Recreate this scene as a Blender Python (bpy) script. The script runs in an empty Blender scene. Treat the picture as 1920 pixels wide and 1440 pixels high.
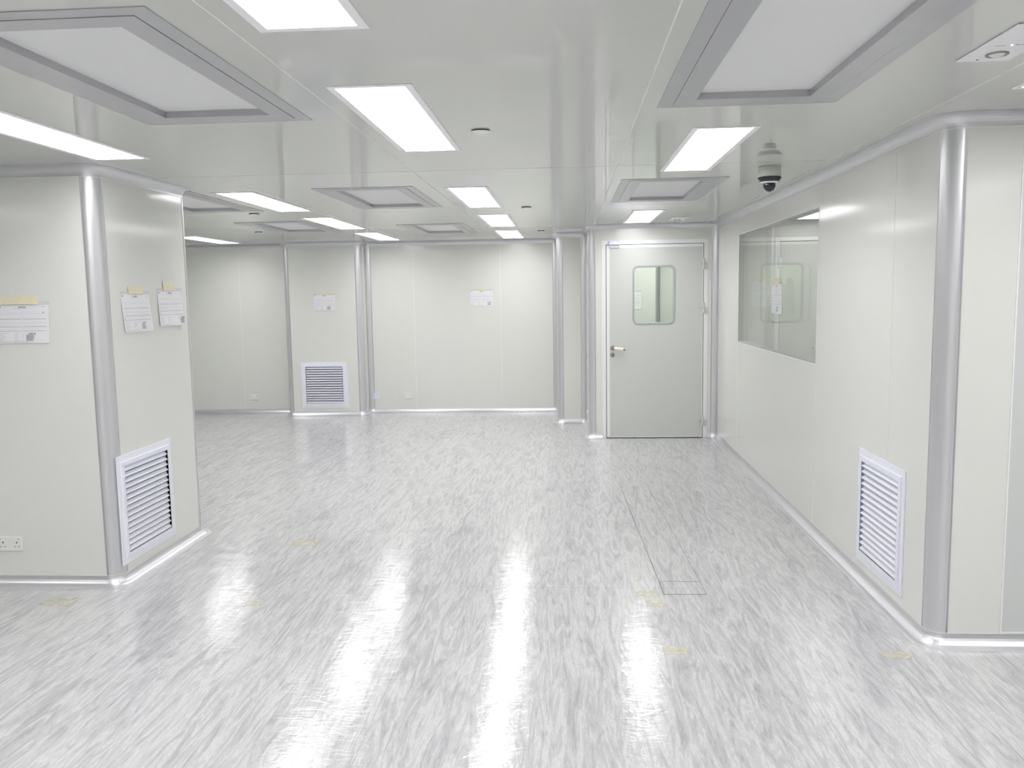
import bpy, math, random
from mathutils import Matrix, Vector
random.seed(7)
S = bpy.context.scene
COL = S.collection

# ------------------------------------------------------------------ camera, world, exposure
EYE = 1.655
H = 2.40                      # ceiling height
yaw, pitch, roll = -0.06810, 0.10802, 0.01622
cy, sy, cp, sp = math.cos(yaw), math.sin(yaw), math.cos(pitch), math.sin(pitch)
fw = Vector((sy*cp, cy*cp, -sp)); rt = Vector((cy, -sy, 0)); dn = fw.cross(rt)
rt2 = math.cos(roll)*rt + math.sin(roll)*dn
dn2 = -math.sin(roll)*rt + math.cos(roll)*dn
cam_d = bpy.data.cameras.new('camera'); cam = bpy.data.objects.new('camera', cam_d); COL.objects.link(cam)
m = Matrix((rt2, -dn2, -fw)).transposed().to_4x4(); m.translation = Vector((0, 0, EYE))
cam.matrix_world = m
cam_d.sensor_width = 36; cam_d.lens = 1558.7/1920*36; cam_d.clip_start = 0.05
S.camera = cam
w = bpy.data.worlds.new('world'); S.world = w; w.use_nodes = True
w.node_tree.nodes['Background'].inputs[0].default_value = (0.8, 0.85, 0.9, 1)
w.node_tree.nodes['Background'].inputs[1].default_value = 0.0
S.view_settings.view_transform = 'Standard'; S.view_settings.look = 'None'
S.view_settings.gamma = 1; S.view_settings.use_curve_mapping = False
S.view_settings.exposure = 0.13
LAMP = 14.0                   # radiance of the ceiling light diffusers
S.cycles.use_denoising = True
S.cycles.max_bounces = 12; S.cycles.diffuse_bounces = 8; S.cycles.glossy_bounces = 6
S.cycles.transparent_max_bounces = 16
S.cycles.caustics_reflective = True
S.cycles.sample_clamp_indirect = 6.0

# ------------------------------------------------------------------ materials
class N:
    def __init__(s, name):
        s.m = bpy.data.materials.new(name); s.m.use_nodes = True; s.t = s.m.node_tree
        s.b = s.t.nodes['Principled BSDF']; s.out = s.t.nodes['Material Output']
    def n(s, typ, **kw):
        x = s.t.nodes.new(typ)
        for k, v in kw.items():
            if k.startswith('i_'):
                key = k[2:]
                x.inputs[int(key) if key.isdigit() else key.replace('_', ' ')].default_value = v
            else: setattr(x, k, v)
        return x
    def l(s, a, b): s.t.links.new(a, b)
    def math(s, op, a, b=None, c=None):
        x = s.n('ShaderNodeMath', operation=op)
        for i, v in enumerate((a, b, c)):
            if v is None: continue
            if hasattr(v, 'links'): s.l(v, x.inputs[i])
            else: x.inputs[i].default_value = v
        return x.outputs[0]
def sset(b, **kw):
    for k, v in kw.items(): b.inputs[k.replace('_', ' ')].default_value = v

def simple(name, col, rough=0.5, metal=0.0, spec=0.5, bump=0.0, bscale=400, coat=0, var=0.0, vscale=3):
    k = N(name); sset(k.b, Base_Color=(*col, 1), Roughness=rough, Metallic=metal)
    k.b.inputs['Specular IOR Level'].default_value = spec
    if coat: sset(k.b, Coat_Weight=coat, Coat_Roughness=0.08)
    tc = k.n('ShaderNodeNewGeometry')
    if bump:
        no = k.n('ShaderNodeTexNoise', i_Scale=bscale, i_Detail=2.0); k.l(tc.outputs['Position'], no.inputs['Vector'])
        bp = k.n('ShaderNodeBump', i_Strength=bump, i_Distance=0.001); k.l(no.outputs[0], bp.inputs['Height'])
        k.l(bp.outputs[0], k.b.inputs['Normal'])
    if var:
        no = k.n('ShaderNodeTexNoise', i_Scale=vscale, i_Detail=3.0); k.l(tc.outputs['Position'], no.inputs['Vector'])
        mx = k.n('ShaderNodeMix', data_type='RGBA'); k.l(no.outputs[0], mx.inputs[0])
        mx.inputs[6].default_value = (*[c*(1-var) for c in col], 1); mx.inputs[7].default_value = (*[min(1, c*(1+var)) for c in col], 1)
        k.l(mx.outputs[2], k.b.inputs['Base Color'])
    return k.m

M = {}
M['panel'] = simple('painted_panel', (0.765, 0.775, 0.735), 0.13, spec=0.62, bump=0.03, bscale=60, var=0.010)
M['ceil'] = simple('ceiling_panel', (0.61, 0.625, 0.59), 0.055, spec=0.5, bump=0.0, var=0.008)
M['seam'] = simple('panel_joint', (0.88, 0.88, 0.85), 0.5)
M['caulk'] = simple('white_sealant', (0.9, 0.9, 0.9), 0.4)
M['alu'] = simple('satin_aluminium', (0.71, 0.71, 0.735), 0.36, metal=0.80, bump=0.10, bscale=260)
M['alupaint'] = simple('bright_aluminium', (0.93, 0.93, 0.94), 0.35, metal=0.2)
M['filterframe'] = simple('brushed_filter_frame', (0.50, 0.50, 0.525), 0.30, metal=0.45, var=0.05, vscale=9)
M['filterlip'] = simple('filter_lip', (0.50, 0.50, 0.52), 0.45, metal=0.5)
M['grille'] = simple('grille_powder_coat', (0.87, 0.88, 0.96), 0.40)
M['dark'] = simple('dark_gap', (0.03, 0.03, 0.035), 0.6)
M['duct'] = simple('duct_lining', (0.12, 0.12, 0.15), 0.7)
M['plastic'] = simple('white_plastic', (0.83, 0.82, 0.80), 0.35)
M['bluewhite'] = simple('cool_white_plastic', (0.78, 0.80, 0.92), 0.4)
M['steel'] = simple('worn_steel', (0.33, 0.33, 0.29), 0.35, metal=0.9)
M['creamtape'] = simple('cream_tape', (0.90, 0.87, 0.74), 0.5, var=0.08, vscale=90)
M['masktape'] = simple('masking_tape', (0.80, 0.74, 0.55), 0.55, var=0.08, vscale=60)
M['paper'] = simple('printed_paper', (0.95, 0.95, 0.985), 0.45, coat=0.6)
M['ink'] = simple('grey_print', (0.30, 0.30, 0.34), 0.6)
M['inklight'] = simple('pale_print', (0.58, 0.58, 0.63), 0.6)
M['white'] = simple('enamel_white', (0.90, 0.895, 0.93), 0.4)
M['lampframe'] = simple('lamp_surround', (0.97, 0.96, 0.99), 0.5)
M['cambody'] = simple('camera_shell', (0.62, 0.63, 0.58), 0.4)
M['black'] = simple('black_gloss', (0.02, 0.02, 0.025), 0.12)
M['brown'] = simple('brown_panel', (0.16, 0.13, 0.09), 0.4)
M['greyframe'] = simple('grey_frame', (0.63, 0.65, 0.64), 0.35, spec=0.5)
M['gasket'] = simple('grey_gasket', (0.42, 0.46, 0.44), 0.45)
M['door'] = simple('door_paint', (0.64, 0.66, 0.625), 0.30, bump=0.08, bscale=140)

def glass(name, tint, boost=1.0):
    k = N(name)
    g = k.n('ShaderNodeNewGeometry')
    dt = k.n('ShaderNodeVectorMath', operation='DOT_PRODUCT'); k.l(g.outputs['Incoming'], dt.inputs[0]); k.l(g.outputs['Normal'], dt.inputs[1])
    a = k.math('ABSOLUTE', dt.outputs['Value']); a = k.math('SUBTRACT', 1.0, a); a = k.math('POWER', a, 5.0)
    a = k.math('MULTIPLY_ADD', a, 0.96*boost, 0.04)
    tr = k.n('ShaderNodeBsdfTransparent'); tr.inputs[0].default_value = (*tint, 1)
    gl = k.n('ShaderNodeBsdfGlossy'); gl.inputs['Roughness'].default_value = 0.0; gl.inputs[0].default_value = (1, 1, 0.98, 1)
    mx = k.n('ShaderNodeMixShader'); k.l(a, mx.inputs[0]); k.l(tr.outputs[0], mx.inputs[1]); k.l(gl.outputs[0], mx.inputs[2])
    k.l(mx.outputs[0], k.out.inputs['Surface'])
    return k.m
M['glass'] = glass('clear_glass', (0.975, 0.985, 0.972))
M['doorglass'] = glass('green_tinted_glass', (0.90, 0.97, 0.90))

def sleeve():
    k = N('plastic_sleeve')
    g = k.n('ShaderNodeNewGeometry')
    no = k.n('ShaderNodeTexNoise', i_Scale=22.0, i_Detail=2.0, i_Distortion=1.0); k.l(g.outputs['Position'], no.inputs['Vector'])
    bp = k.n('ShaderNodeBump', i_Strength=0.6, i_Distance=0.004); k.l(no.outputs[0], bp.inputs['Height'])
    tr = k.n('ShaderNodeBsdfTransparent'); gl = k.n('ShaderNodeBsdfGlossy'); gl.inputs['Roughness'].default_value = 0.12
    k.l(bp.outputs[0], gl.inputs['Normal'])
    df = k.n('ShaderNodeBsdfDiffuse'); df.inputs[0].default_value = (0.8, 0.8, 0.84, 1)
    m1 = k.n('ShaderNodeMixShader'); m1.inputs[0].default_value = 0.5; k.l(gl.outputs[0], m1.inputs[1]); k.l(df.outputs[0], m1.inputs[2])
    mx = k.n('ShaderNodeMixShader'); mx.inputs[0].default_value = 0.13; k.l(tr.outputs[0], mx.inputs[1]); k.l(m1.outputs[0], mx.inputs[2])
    k.l(mx.outputs[0], k.out.inputs['Surface'])
    return k.m
M['sleeve'] = sleeve()

def emit(name, col, st):
    k = N(name); sset(k.b, Base_Color=(0.9, 0.9, 0.9, 1), Emission_Color=(*col, 1), Emission_Strength=st); return k.m
def lamp_mat():
    # prismatic diffuser: throws most of its light straight down
    k = N('lit_diffuser'); sset(k.b, Base_Color=(0.9, 0.9, 0.9, 1), Emission_Color=(1.0, 0.985, 1.0, 1))
    g = k.n('ShaderNodeNewGeometry'); sp_ = k.n('ShaderNodeSeparateXYZ'); k.l(g.outputs['Incoming'], sp_.inputs[0])
    a = k.math('ABSOLUTE', sp_.outputs[2]); a = k.math('POWER', a, 0.40)
    k.l(k.math('MULTIPLY', a, LAMP), k.b.inputs['Emission Strength'])
    return k.m
M['lamp'] = lamp_mat()
M['led'] = emit('red_led', (1.0, 0.25, 0.25), 2.0)

def diffuser_mat():
    k = N('perforated_sheet'); sset(k.b, Roughness=0.5)
    g = k.n('ShaderNodeNewGeometry')
    vo = k.n('ShaderNodeTexVoronoi', i_Scale=110.0, i_Randomness=0.0); k.l(g.outputs['Position'], vo.inputs['Vector'])
    r = k.math('LESS_THAN', vo.outputs['Distance'], 0.26)
    mx = k.n('ShaderNodeMix', data_type='RGBA'); k.l(r, mx.inputs[0])
    mx.inputs[6].default_value = (0.80, 0.805, 0.81, 1); mx.inputs[7].default_value = (0.72, 0.73, 0.74, 1)
    k.l(mx.outputs[2], k.b.inputs['Base Color'])
    return k.m
M['diffuser'] = diffuser_mat()

def floor_mat():
    k = N('marbled_vinyl'); b = k.b
    g = k.n('ShaderNodeNewGeometry'); P = g.outputs['Position']
    def noise(sc, scale, detail, dist, rough=0.55, off=(0, 0, 0), rot=0.0):
        mp = k.n('ShaderNodeMapping'); mp.inputs['Scale'].default_value = sc; mp.inputs['Location'].default_value = off
        mp.inputs['Rotation'].default_value = (0, 0, rot)
        k.l(P, mp.inputs['Vector'])
        no = k.n('ShaderNodeTexNoise', i_Scale=scale, i_Detail=detail, i_Distortion=dist, i_Roughness=rough)
        k.l(mp.outputs[0], no.inputs['Vector']); return no.outputs[0]
    def ramp(fac, pts):
        r = k.n('ShaderNodeValToRGB'); e = r.color_ramp.elements
        while len(e) < len(pts): e.new(0.5)
        for i, (p, v) in enumerate(pts): e[i].position = p; e[i].color = (v[0], v[1], v[2], 1)
        k.l(fac, r.inputs[0]); return r.outputs[0]
    def mix(f, a, c, mode='MIX'):
        x = k.n('ShaderNodeMix', data_type='RGBA', blend_type=mode)
        if hasattr(f, 'links'): k.l(f, x.inputs[0])
        else: x.inputs[0].default_value = f
        for s, v in ((6, a), (7, c)):
            if hasattr(v, 'links'): k.l(v, x.inputs[s])
            else: x.inputs[s].default_value = (*v, 1)
        return x.outputs[2]
    n1 = noise((7.6, 0.85, 1), 2.2, 7, 2.6, 0.60)
    n2 = noise((24.0, 3.2, 1), 2.6, 8, 2.2, 0.66, (7, 3, 0))
    n3 = noise((2.4, 0.5, 1), 1.6, 3, 1.5, 0.5, (2, 9, 0))
    f = k.math('ADD', k.math('MULTIPLY', n1, 0.60), k.math('ADD', k.math('MULTIPLY', n2, 0.28), k.math('MULTIPLY', n3, 0.12)))
    c = ramp(f, [(0.36, (0.375, 0.375, 0.385)), (0.425, (0.41, 0.41, 0.42)), (0.434, (0.46, 0.46, 0.468)), (0.476, (0.47, 0.47, 0.478)), (0.483, (0.515, 0.515, 0.522)),
                 (0.528, (0.525, 0.525, 0.53)), (0.534, (0.60, 0.60, 0.60)), (0.575, (0.62, 0.62, 0.615)), (0.582, (0.525, 0.525, 0.53)), (0.66, (0.50, 0.50, 0.51))])
    # welded sheet joints
    sp_ = k.n('ShaderNodeSeparateXYZ'); k.l(P, sp_.inputs[0]); X, Y = sp_.outputs[0], sp_.outputs[1]
    def line(v, at, wd): return k.math('COMPARE', v, at, wd)
    def rng(v, a, z): return k.math('MULTIPLY', k.math('GREATER_THAN', v, a), k.math('LESS_THAN', v, z))
    segs = [k.math('MULTIPLY', line(Y, 4.555, 0.003), rng(X, -0.78, 1.6)),
            k.math('MULTIPLY', line(Y, 7.19, 0.004), rng(X, -0.2, 1.6)),
            k.math('MULTIPLY', line(X, -0.78, 0.0022), rng(Y, 2.0, 8.0)),
            k.math('MULTIPLY', line(X, 0.98, 0.002), rng(Y, 2.0, 4.555)),
            k.math('MULTIPLY', line(X, -2.62, 0.0025), rng(Y, -3.0, 12.0))]
    acc = segs[0]
    for s_ in segs[1:]: acc = k.math('MAXIMUM', acc, s_)
    c = mix(k.math('MULTIPLY', acc, 0.55), c, (0.34, 0.34, 0.33))
    k.l(c, b.inputs['Base Color'])
    # polish: faint ripples with crisp breaks
    b1 = noise((1, 1, 1), 2.4, 3, 0.8, 0.5, (4, 4, 0))
    b2 = noise((1.0, 2.2, 1), 8.0, 4, 2.2, 0.6, (1, 5, 0), 0.3)
    b3 = noise((0.7, 2.6, 1), 24.0, 3, 1.6, 0.6, (1, 5, 0), 0.3)
    hsum = k.math('ADD', k.math('MULTIPLY', b1, 1.4), k.math('ADD', k.math('MULTIPLY', b2, 0.95), k.math('MULTIPLY', b3, 0.34)))
    bp = k.n('ShaderNodeBump', i_Strength=1.0, i_Distance=0.0011); k.l(hsum, bp.inputs['Height'])
    sset(b, Roughness=0.34, Coat_Weight=1.0, Coat_Roughness=0.025)
    b.inputs['Specular IOR Level'].default_value = 0.12
    k.l(bp.outputs[0], b.inputs['Coat Normal']); k.l(bp.outputs[0], b.inputs['Normal'])
    return k.m
M['floor'] = floor_mat()

def residue_mat():
    k = N('tape_residue'); sset(k.b, Base_Color=(0.78, 0.74, 0.56, 1), Roughness=0.3)
    g = k.n('ShaderNodeNewGeometry')
    no = k.n('ShaderNodeTexNoise', i_Scale=18.0, i_Detail=5.0); k.l(g.outputs['Position'], no.inputs['Vector'])
    mr = k.n('ShaderNodeMapRange', i_1=0.40, i_2=0.62, i_3=0.28, i_4=0.55); k.l(no.outputs[0], mr.inputs[0])
    k.l(mr.outputs[0], k.b.inputs['Alpha'])
    return k.m
M['residue'] = residue_mat()

# ------------------------------------------------------------------ mesh building
class MB:
    def __init__(s): s.v = []; s.f = []; s.mi = []; s.sm = []
    def quad(s, pts, mi=0, sm=False):
        n = len(s.v); s.v += [tuple(p) for p in pts]; s.f.append(tuple(range(n, n+len(pts)))); s.mi.append(mi); s.sm.append(sm)
    def box(s, x0, x1, y0, y1, z0, z1, mi=0, bev=0.0):
        if x1 < x0: x0, x1 = x1, x0
        if y1 < y0: y0, y1 = y1, y0
        if z1 < z0: z0, z1 = z1, z0
        if bev > 0:
            b = min(bev, (x1-x0)/2.01, (y1-y0)/2.01, (z1-z0)/2.01)
            n = len(s.v)
            xs, ys, zs = (x0, x1), (y0, y1), (z0, z1)
            idx = {}
            for i in (0, 1):
                for j in (0, 1):
                    for k in (0, 1):
                        sx, sy_, sz = (1 if i == 0 else -1), (1 if j == 0 else -1), (1 if k == 0 else -1)
                        for a, p in enumerate(((xs[i], ys[j]+sy_*b, zs[k]+sz*b), (xs[i]+sx*b, ys[j], zs[k]+sz*b), (xs[i]+sx*b, ys[j]+sy_*b, zs[k]))):
                            idx[(i, j, k, a)] = len(s.v); s.v.append(p)
            def F(*q): s.f.append(tuple(q)); s.mi.append(mi); s.sm.append(False)
            for i in (0, 1): q = [idx[(i, j, k, 0)] for j, k in ((0, 0), (1, 0), (1, 1), (0, 1))]; F(*(q if i else q[::-1]))
            for j in (0, 1): q = [idx[(i, j, k, 1)] for i, k in ((0, 0), (1, 0), (1, 1), (0, 1))]; F(*(q[::-1] if j else q))
            for k in (0, 1): q = [idx[(i, j, k, 2)] for i, j in ((0, 0), (1, 0), (1, 1), (0, 1))]; F(*(q if k else q[::-1]))
            for k in (0, 1):
                for j in (0, 1): F(idx[(0, j, k, 1)], idx[(1, j, k, 1)], idx[(1, j, k, 2)], idx[(0, j, k, 2)])
                for i in (0, 1): F(idx[(i, 0, k, 0)], idx[(i, 1, k, 0)], idx[(i, 1, k, 2)], idx[(i, 0, k, 2)])
            for i in (0, 1):
                for j in (0, 1): F(idx[(i, j, 0, 0)], idx[(i, j, 1, 0)], idx[(i, j, 1, 1)], idx[(i, j, 0, 1)])
            for i in (0, 1):
                for j in (0, 1):
                    for k in (0, 1): F(idx[(i, j, k, 0)], idx[(i, j, k, 1)], idx[(i, j, k, 2)])
            return
        p = [(x0, y0, z0), (x1, y0, z0), (x1, y1, z0), (x0, y1, z0), (x0, y0, z1), (x1, y0, z1), (x1, y1, z1), (x0, y1, z1)]
        n = len(s.v); s.v += p
        for f in ((0, 3, 2, 1), (4, 5, 6, 7), (0, 1, 5, 4), (1, 2, 6, 5), (2, 3, 7, 6), (3, 0, 4, 7)):
            s.f.append(tuple(n+i for i in f)); s.mi.append(mi); s.sm.append(False)
    def grid(s, rows, mi=0, sm=True, closed=False):
        n = len(s.v); R = len(rows); Cn = len(rows[0])
        for r in rows: s.v += [tuple(p) for p in r]
        for i in range(R-1):
            for j in range(Cn if closed else Cn-1):
                j2 = (j+1) % Cn
                s.f.append((n+i*Cn+j, n+i*Cn+j2, n+(i+1)*Cn+j2, n+(i+1)*Cn+j)); s.mi.append(mi); s.sm.append(sm)
    def lathe(s, prof, c=(0, 0, 0), axis='z', seg=36, mi=0, sm=True):
        rows = []
        for r, h in prof:
            row = []
            for i in range(seg):
                a = 2*math.pi*i/seg; u, v = r*math.cos(a), r*math.sin(a)
                p = {'z': (u, v, h), 'y': (u, h, v), 'x': (h, u, v)}[axis]
                row.append((p[0]+c[0], p[1]+c[1], p[2]+c[2]))
            rows.append(row)
        s.grid(rows, mi, sm, True)
    def tube(s, pts, r, seg=16, mi=0, cap=True):
        rows = []; P = [Vector(p) for p in pts]
        rs = r if isinstance(r, (list, tuple)) else [r]*len(P)
        for i, p in enumerate(P):
            d = (P[min(i+1, len(P)-1)] - P[max(i-1, 0)]).normalized()
            up = Vector((0, 0, 1)) if abs(d.z) < 0.9 else Vector((0, 1, 0))
            a = d.cross(up).normalized(); b = d.cross(a)
            rows.append([p + rs[i]*(a*math.cos(t)+b*math.sin(t)) for t in [2*math.pi*j/seg for j in range(seg)]])
        s.grid(rows, mi, True, True)
        if cap:
            s.quad(rows[0][::-1], mi); s.quad(rows[-1], mi)
    def rframe(s, x0, x1, z0, z1, wdt, y0, y1, mi=0):      # rectangular picture frame in the XZ plane
        s.box(x0, x1, y0, y1, z1-wdt, z1, mi); s.box(x0, x1, y0, y1, z0, z0+wdt, mi)
        s.box(x0, x0+wdt, y0, y1, z0+wdt, z1-wdt, mi); s.box(x1-wdt, x1, y0, y1, z0+wdt, z1-wdt, mi)
    def build(s, name, mats, parent=None, loc=(0, 0, 0), rotz=0.0, recalc=False):
        me = bpy.data.meshes.new(name); me.from_pydata(s.v, [], s.f)
        for mt in (mats if isinstance(mats, (list, tuple)) else [mats]): me.materials.append(M[mt])
        for p, mi, sm in zip(me.polygons, s.mi, s.sm): p.material_index = mi; p.use_smooth = sm
        if recalc:
            import bmesh
            bm = bmesh.new(); bm.from_mesh(me); bmesh.ops.remove_doubles(bm, verts=bm.verts, dist=1e-6)
            bmesh.ops.recalc_face_normals(bm, faces=bm.faces); bm.to_mesh(me); bm.free()
        me.update()
        o = bpy.data.objects.new(name, me); COL.objects.link(o)
        if parent is not None: o.parent = parent
        o.location = loc; o.rotation_euler = (0, 0, rotz)
        return o

def tag(o, label=None, cat=None, group=None, kind=None):
    if label: o['label'] = label
    if cat: o['category'] = cat
    if group: o['group'] = group
    if kind: o['kind'] = kind
    return o
def thing(name, label, cat, loc, rotz=0.0, group=None, kind=None):
    o = bpy.data.objects.new(name, None); COL.objects.link(o); o.empty_display_size = 0.1
    o.location = loc; o.rotation_euler = (0, 0, rotz)
    return tag(o, label, cat, group, kind)
def kids(o): return [c for c in bpy.data.objects if c.parent == o]
def dup(root, loc, rotz=None, label=None):
    r = root.copy(); COL.objects.link(r); r.location = loc
    if rotz is not None: r.rotation_euler = (0, 0, rotz)
    if label: r['label'] = label
    for ch in kids(root):
        c = ch.copy(); COL.objects.link(c); c.parent = r
        for g in kids(ch):
            d = g.copy(); COL.objects.link(d); d.parent = c
    return r
PI = math.pi
RIGHT = -PI/2     # fixture on a wall that faces -X
LEFT = PI/2       # fixture on a wall that faces +X

# ------------------------------------------------------------------ room shell
YF, YC, YD, YB, YR, YL = 11.65, 11.35, 9.42, 10.55, 3.83, 4.53
XR, XL, XB, XS = 1.66, -2.61, -0.14, 0.23
RC, RP, RK, TH = 0.058, 0.078, 0.062, 0.05
WX0, WX1, WZ0, WZ1 = 5.69, 8.27, 1.15, 2.19            # window opening along Y
DX0, DX1, DZ1 = 0.385, 1.553, 2.225                    # door frame opening

# floor and ceiling
fl = MB(); fl.box(-6.6, 4.6, -3.1, 14.1, -0.08, 0.0); 
fo = tag(fl.build('floor', 'floor'), 'glossy grey and white marbled vinyl floor of the clean room', 'floor', kind='structure')

FILTERS = [(-1.425, 2.85, 'large ceiling filter panel at upper left, nearest the left column'),
           (0.725, 2.82, 'large ceiling filter panel at top right, nearest the wall window'),
           (0.72, 6.39, 'ceiling filter panel above the way to the door'),
           (-1.41, 6.46, 'ceiling filter panel in mid ceiling, between the two middle light rows'),
           (-1.445, 9.50, 'ceiling filter panel nearest the plain far wall, right of the far column'),
           (-2.94, 8.86, 'ceiling filter panel nearest the far column, behind the left light row'),
           (-2.97, 6.45, 'ceiling filter panel half hidden behind the left column')]
LIGHTS = [(-0.70, 1.69, 'lit ceiling light cut off by the top edge of the photo'),
          (-0.70, 3.70, 'lit ceiling light nearest the single round disc, middle row'),
          (-0.70, 6.56, 'lit ceiling light, third from the front of the middle row'),
          (-0.70, 8.61, 'lit ceiling light, second from the far wall in the middle row'),
          (-0.715, 10.60, 'lit ceiling light nearest the far wall in the middle row'),
          (-2.355, 3.69, 'lit ceiling light right above the front of the left column'),
          (-2.355, 6.53, 'lit ceiling light just past the left column'),
          (-2.365, 8.53, 'lit ceiling light, second from the far wall in the left row'),
          (-2.375, 10.50, 'lit ceiling light in front of the far column corner'),
          (-4.575, 10.50, 'leftmost far lit ceiling light, beside the left column edge'),
          (0.735, 4.66, 'lit ceiling light beside the dome camera'),
          (0.755, 8.53, 'small looking lit ceiling light just in front of the door'),
          (1.84, 2.69, 'ceiling light barely in frame at the right edge'),
          (-0.70, -0.3, 'unseen ceiling light added behind the viewer, middle row, nearer'),  # out of view from here on: added along the grid to brighten near walls
          (-0.70, -2.3, 'unseen ceiling light added behind the viewer, middle row, farther'),
          (-2.355, 1.7, 'unseen ceiling light added left of the frame beside the cut off middle light'),
          (-2.355, -0.3, 'unseen ceiling light added behind the viewer, left row, nearer'),
          (-2.355, -2.3, 'unseen ceiling light added behind the viewer, left row, farther'),
          (0.735, 0.7, 'unseen ceiling light added above the viewer, right row'),
          (0.735, -1.3, 'unseen ceiling light added behind the viewer, right row'),
          (1.84, 0.7, 'unseen ceiling light added right of the viewer'),
          (3.2, 2.7, 'unseen ceiling light added right of the frame before the short wall'),
          (3.2, 0.7, 'unseen ceiling light added far right of the viewer'),
          (-4.575, 8.4, 'unseen ceiling light added behind the left column, far end'),  # hidden repeats of the leftmost row, added for the light they give
          (-4.575, 6.5, 'unseen ceiling light added behind the left column, near end'),
          (-4.575, 2.7, 'unseen ceiling light added left of the frame, in front of the column'),
          (-4.575, 0.7, 'unseen ceiling light added far left of the viewer'),
          (3.1, 6.6, 'unseen ceiling light added in the side room beyond the window'),  # side room pair, added out of sight to brighten its end wall
          (2.95, 8.3, 'unseen ceiling light added in the side room close to its door'),
          (1.85, 11.45, 'unseen ceiling light added in the corridor beyond the door')]  # unseen, added to brighten what shows through the door pane
FW_, FL_ = 0.355, 0.705      # filter half sizes (outer)
FI_, FJ_ = 0.217, 0.565      # filter inner opening half sizes
holes = [(x-FI_-0.06, x+FI_+0.06, y-FJ_-0.06, y+FJ_+0.06) for x, y, _ in FILTERS]
xs = sorted({-6.6, 4.6} | {round(v, 4) for h_ in holes for v in h_[:2]})
ys = sorted({-3.1, 14.1} | {round(v, 4) for h_ in holes for v in h_[2:]})
ce = MB()
for i in range(len(xs)-1):
    for j in range(len(ys)-1):
        cx, cy_ = (xs[i]+xs[i+1])/2, (ys[j]+ys[j+1])/2
        if any(h_[0] < cx < h_[1] and h_[2] < cy_ < h_[3] for h_ in holes): continue
        ce.quad([(xs[i], ys[j], H), (xs[i], ys[j+1], H), (xs[i+1], ys[j+1], H), (xs[i+1], ys[j], H)], 0)
ce.box(-6.6, 4.6, -3.1, 14.1, H+0.12, H+0.2, 0)
def cseam(x0, x1, y0, y1, mi): ce.box(x0, x1, y0, y1, H-0.0008, H+0.001, mi)
cseam(-0.932, -0.927, -3, 11.6, 1); cseam(0.2985, 0.3035, -3, 9.4, 1); cseam(1.535, 1.540, -3, 9.4, 1); cseam(-2.172, -2.168, 5.08, 11.6, 1)
cseam(-2.6, 1.6, 5.0765, 5.0780, 0)
tag(ce.build('ceiling', ['ceil', 'seam']), 'pale grey glossy metal panel ceiling of the clean room', 'ceiling', kind='structure')

# outline of the room, interior on the left hand of the walk: name, end point, openings, joints
V = [(-6.5, -3), (4.5, -3), (4.5, YR), (XR, YR), (XR, YD), (XS, YD), (XS, YB), (XB, YB), (XB, YF), (-2.83, YF), (-2.83, YC),
     (-3.93, YC), (-3.93, YF), (-6.5, YF), (-6.5, 5.66), (XL, 5.66), (XL, YL), (-6.5, YL)]
GR = 0.29      # half size of the hole behind a grille
def hole(axis_val, zc): return (axis_val-GR, axis_val+GR, zc-GR+0.01, zc+GR-0.01)
W = [('wall_rear', 'wall behind the viewer', [], []),
     ('wall_far_right_side', 'side wall right of the viewer, out of frame', [], []),
     ('wall_right_return', 'short wall facing the viewer at the far right', [(2.09, 3.1, 0.075, 2.10)], []),
     ('wall_right', 'long right wall with the observation window and low grille', [(WX0, WX1, WZ0, WZ1), hole(4.475, 0.43)], [4.40, 5.69, 8.27]),
     ('wall_door', 'wall holding the grey door', [(DX0, DX1, 0, DZ1)], [1.585]),
     ('wall_door_return', 'narrow side wall between the door wall and the stepped bay', [], []),
     ('wall_bay', 'narrow stepped wall left of the door wall', [], []),
     ('wall_bay_side', 'side of the stepped bay meeting the far wall', [], []),
     ('wall_back', 'plain far wall with one taped notice', [], [-0.935, -2.16]),
     ('wall_column_side', 'right side of the far column', [], []),
     ('wall_column_far', 'front of the far column with grille and notice', [hole(-3.395, 0.43)], []),
     ('wall_column_far_side', 'hidden left side of the far column', [], []),
     ('wall_back_left', 'far wall left of the far column', [], [-4.665]),
     ('wall_left', 'outer left wall hidden behind the left column', [], []),
     ('wall_left_block_rear', 'hidden rear of the left column', [], []),
     ('wall_left_block_side', 'right side of the near left column with grille and two notices', [hole(4.885, 0.43)], []),
     ('wall_left_block', 'front of the near left column with one notice', [], []),
     ('wall_left_near', 'left wall out of frame beside the viewer', [], [])]
n = len(V)
def unit(a, b): d = Vector((b[0]-a[0], b[1]-a[1])); return d.normalized()
dirs = [unit(V[i], V[(i+1) % n]) for i in range(n)]
def corner(i):
    d1, d2 = dirs[i-1], dirs[i]; cr = d1.x*d2.y-d1.y*d2.x
    return ('in', RK) if cr > 0 else ('out', RP)
trimno = [0]
def tname():
    trimno[0] += 1; return 'trim_%d' % trimno[0]
def cove_profile(top):
    pr = []
    for q in range(9):
        a = q*PI/16
        pr.append((RC-RC*math.cos(a), RC-RC*math.sin(a)))      # concave, wall -> floor
    pr = [(0.0012, RC+0.0035), (0.0012, RC)] + pr[0:] + [(RC, 0.0008), (RC+0.0035, 0.0008)]
    return [(o, H-z) for o, z in pr] if top else pr
def sweep(mb, stations, prof):
    rows = [[(p[0]+nn[0]*o, p[1]+nn[1]*o, z) for o, z in prof] for p, nn in stations]
    L = len(prof)
    for a in range(len(rows)-1):
        for j in range(L-1):
            lip = j == 0 or j == L-2
            mb.quad([rows[a][j], rows[a][j+1], rows[a+1][j+1], rows[a+1][j]], 1 if lip else 0, not lip)
cname = {'out': 'outside', 'in': 'inside'}
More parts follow.
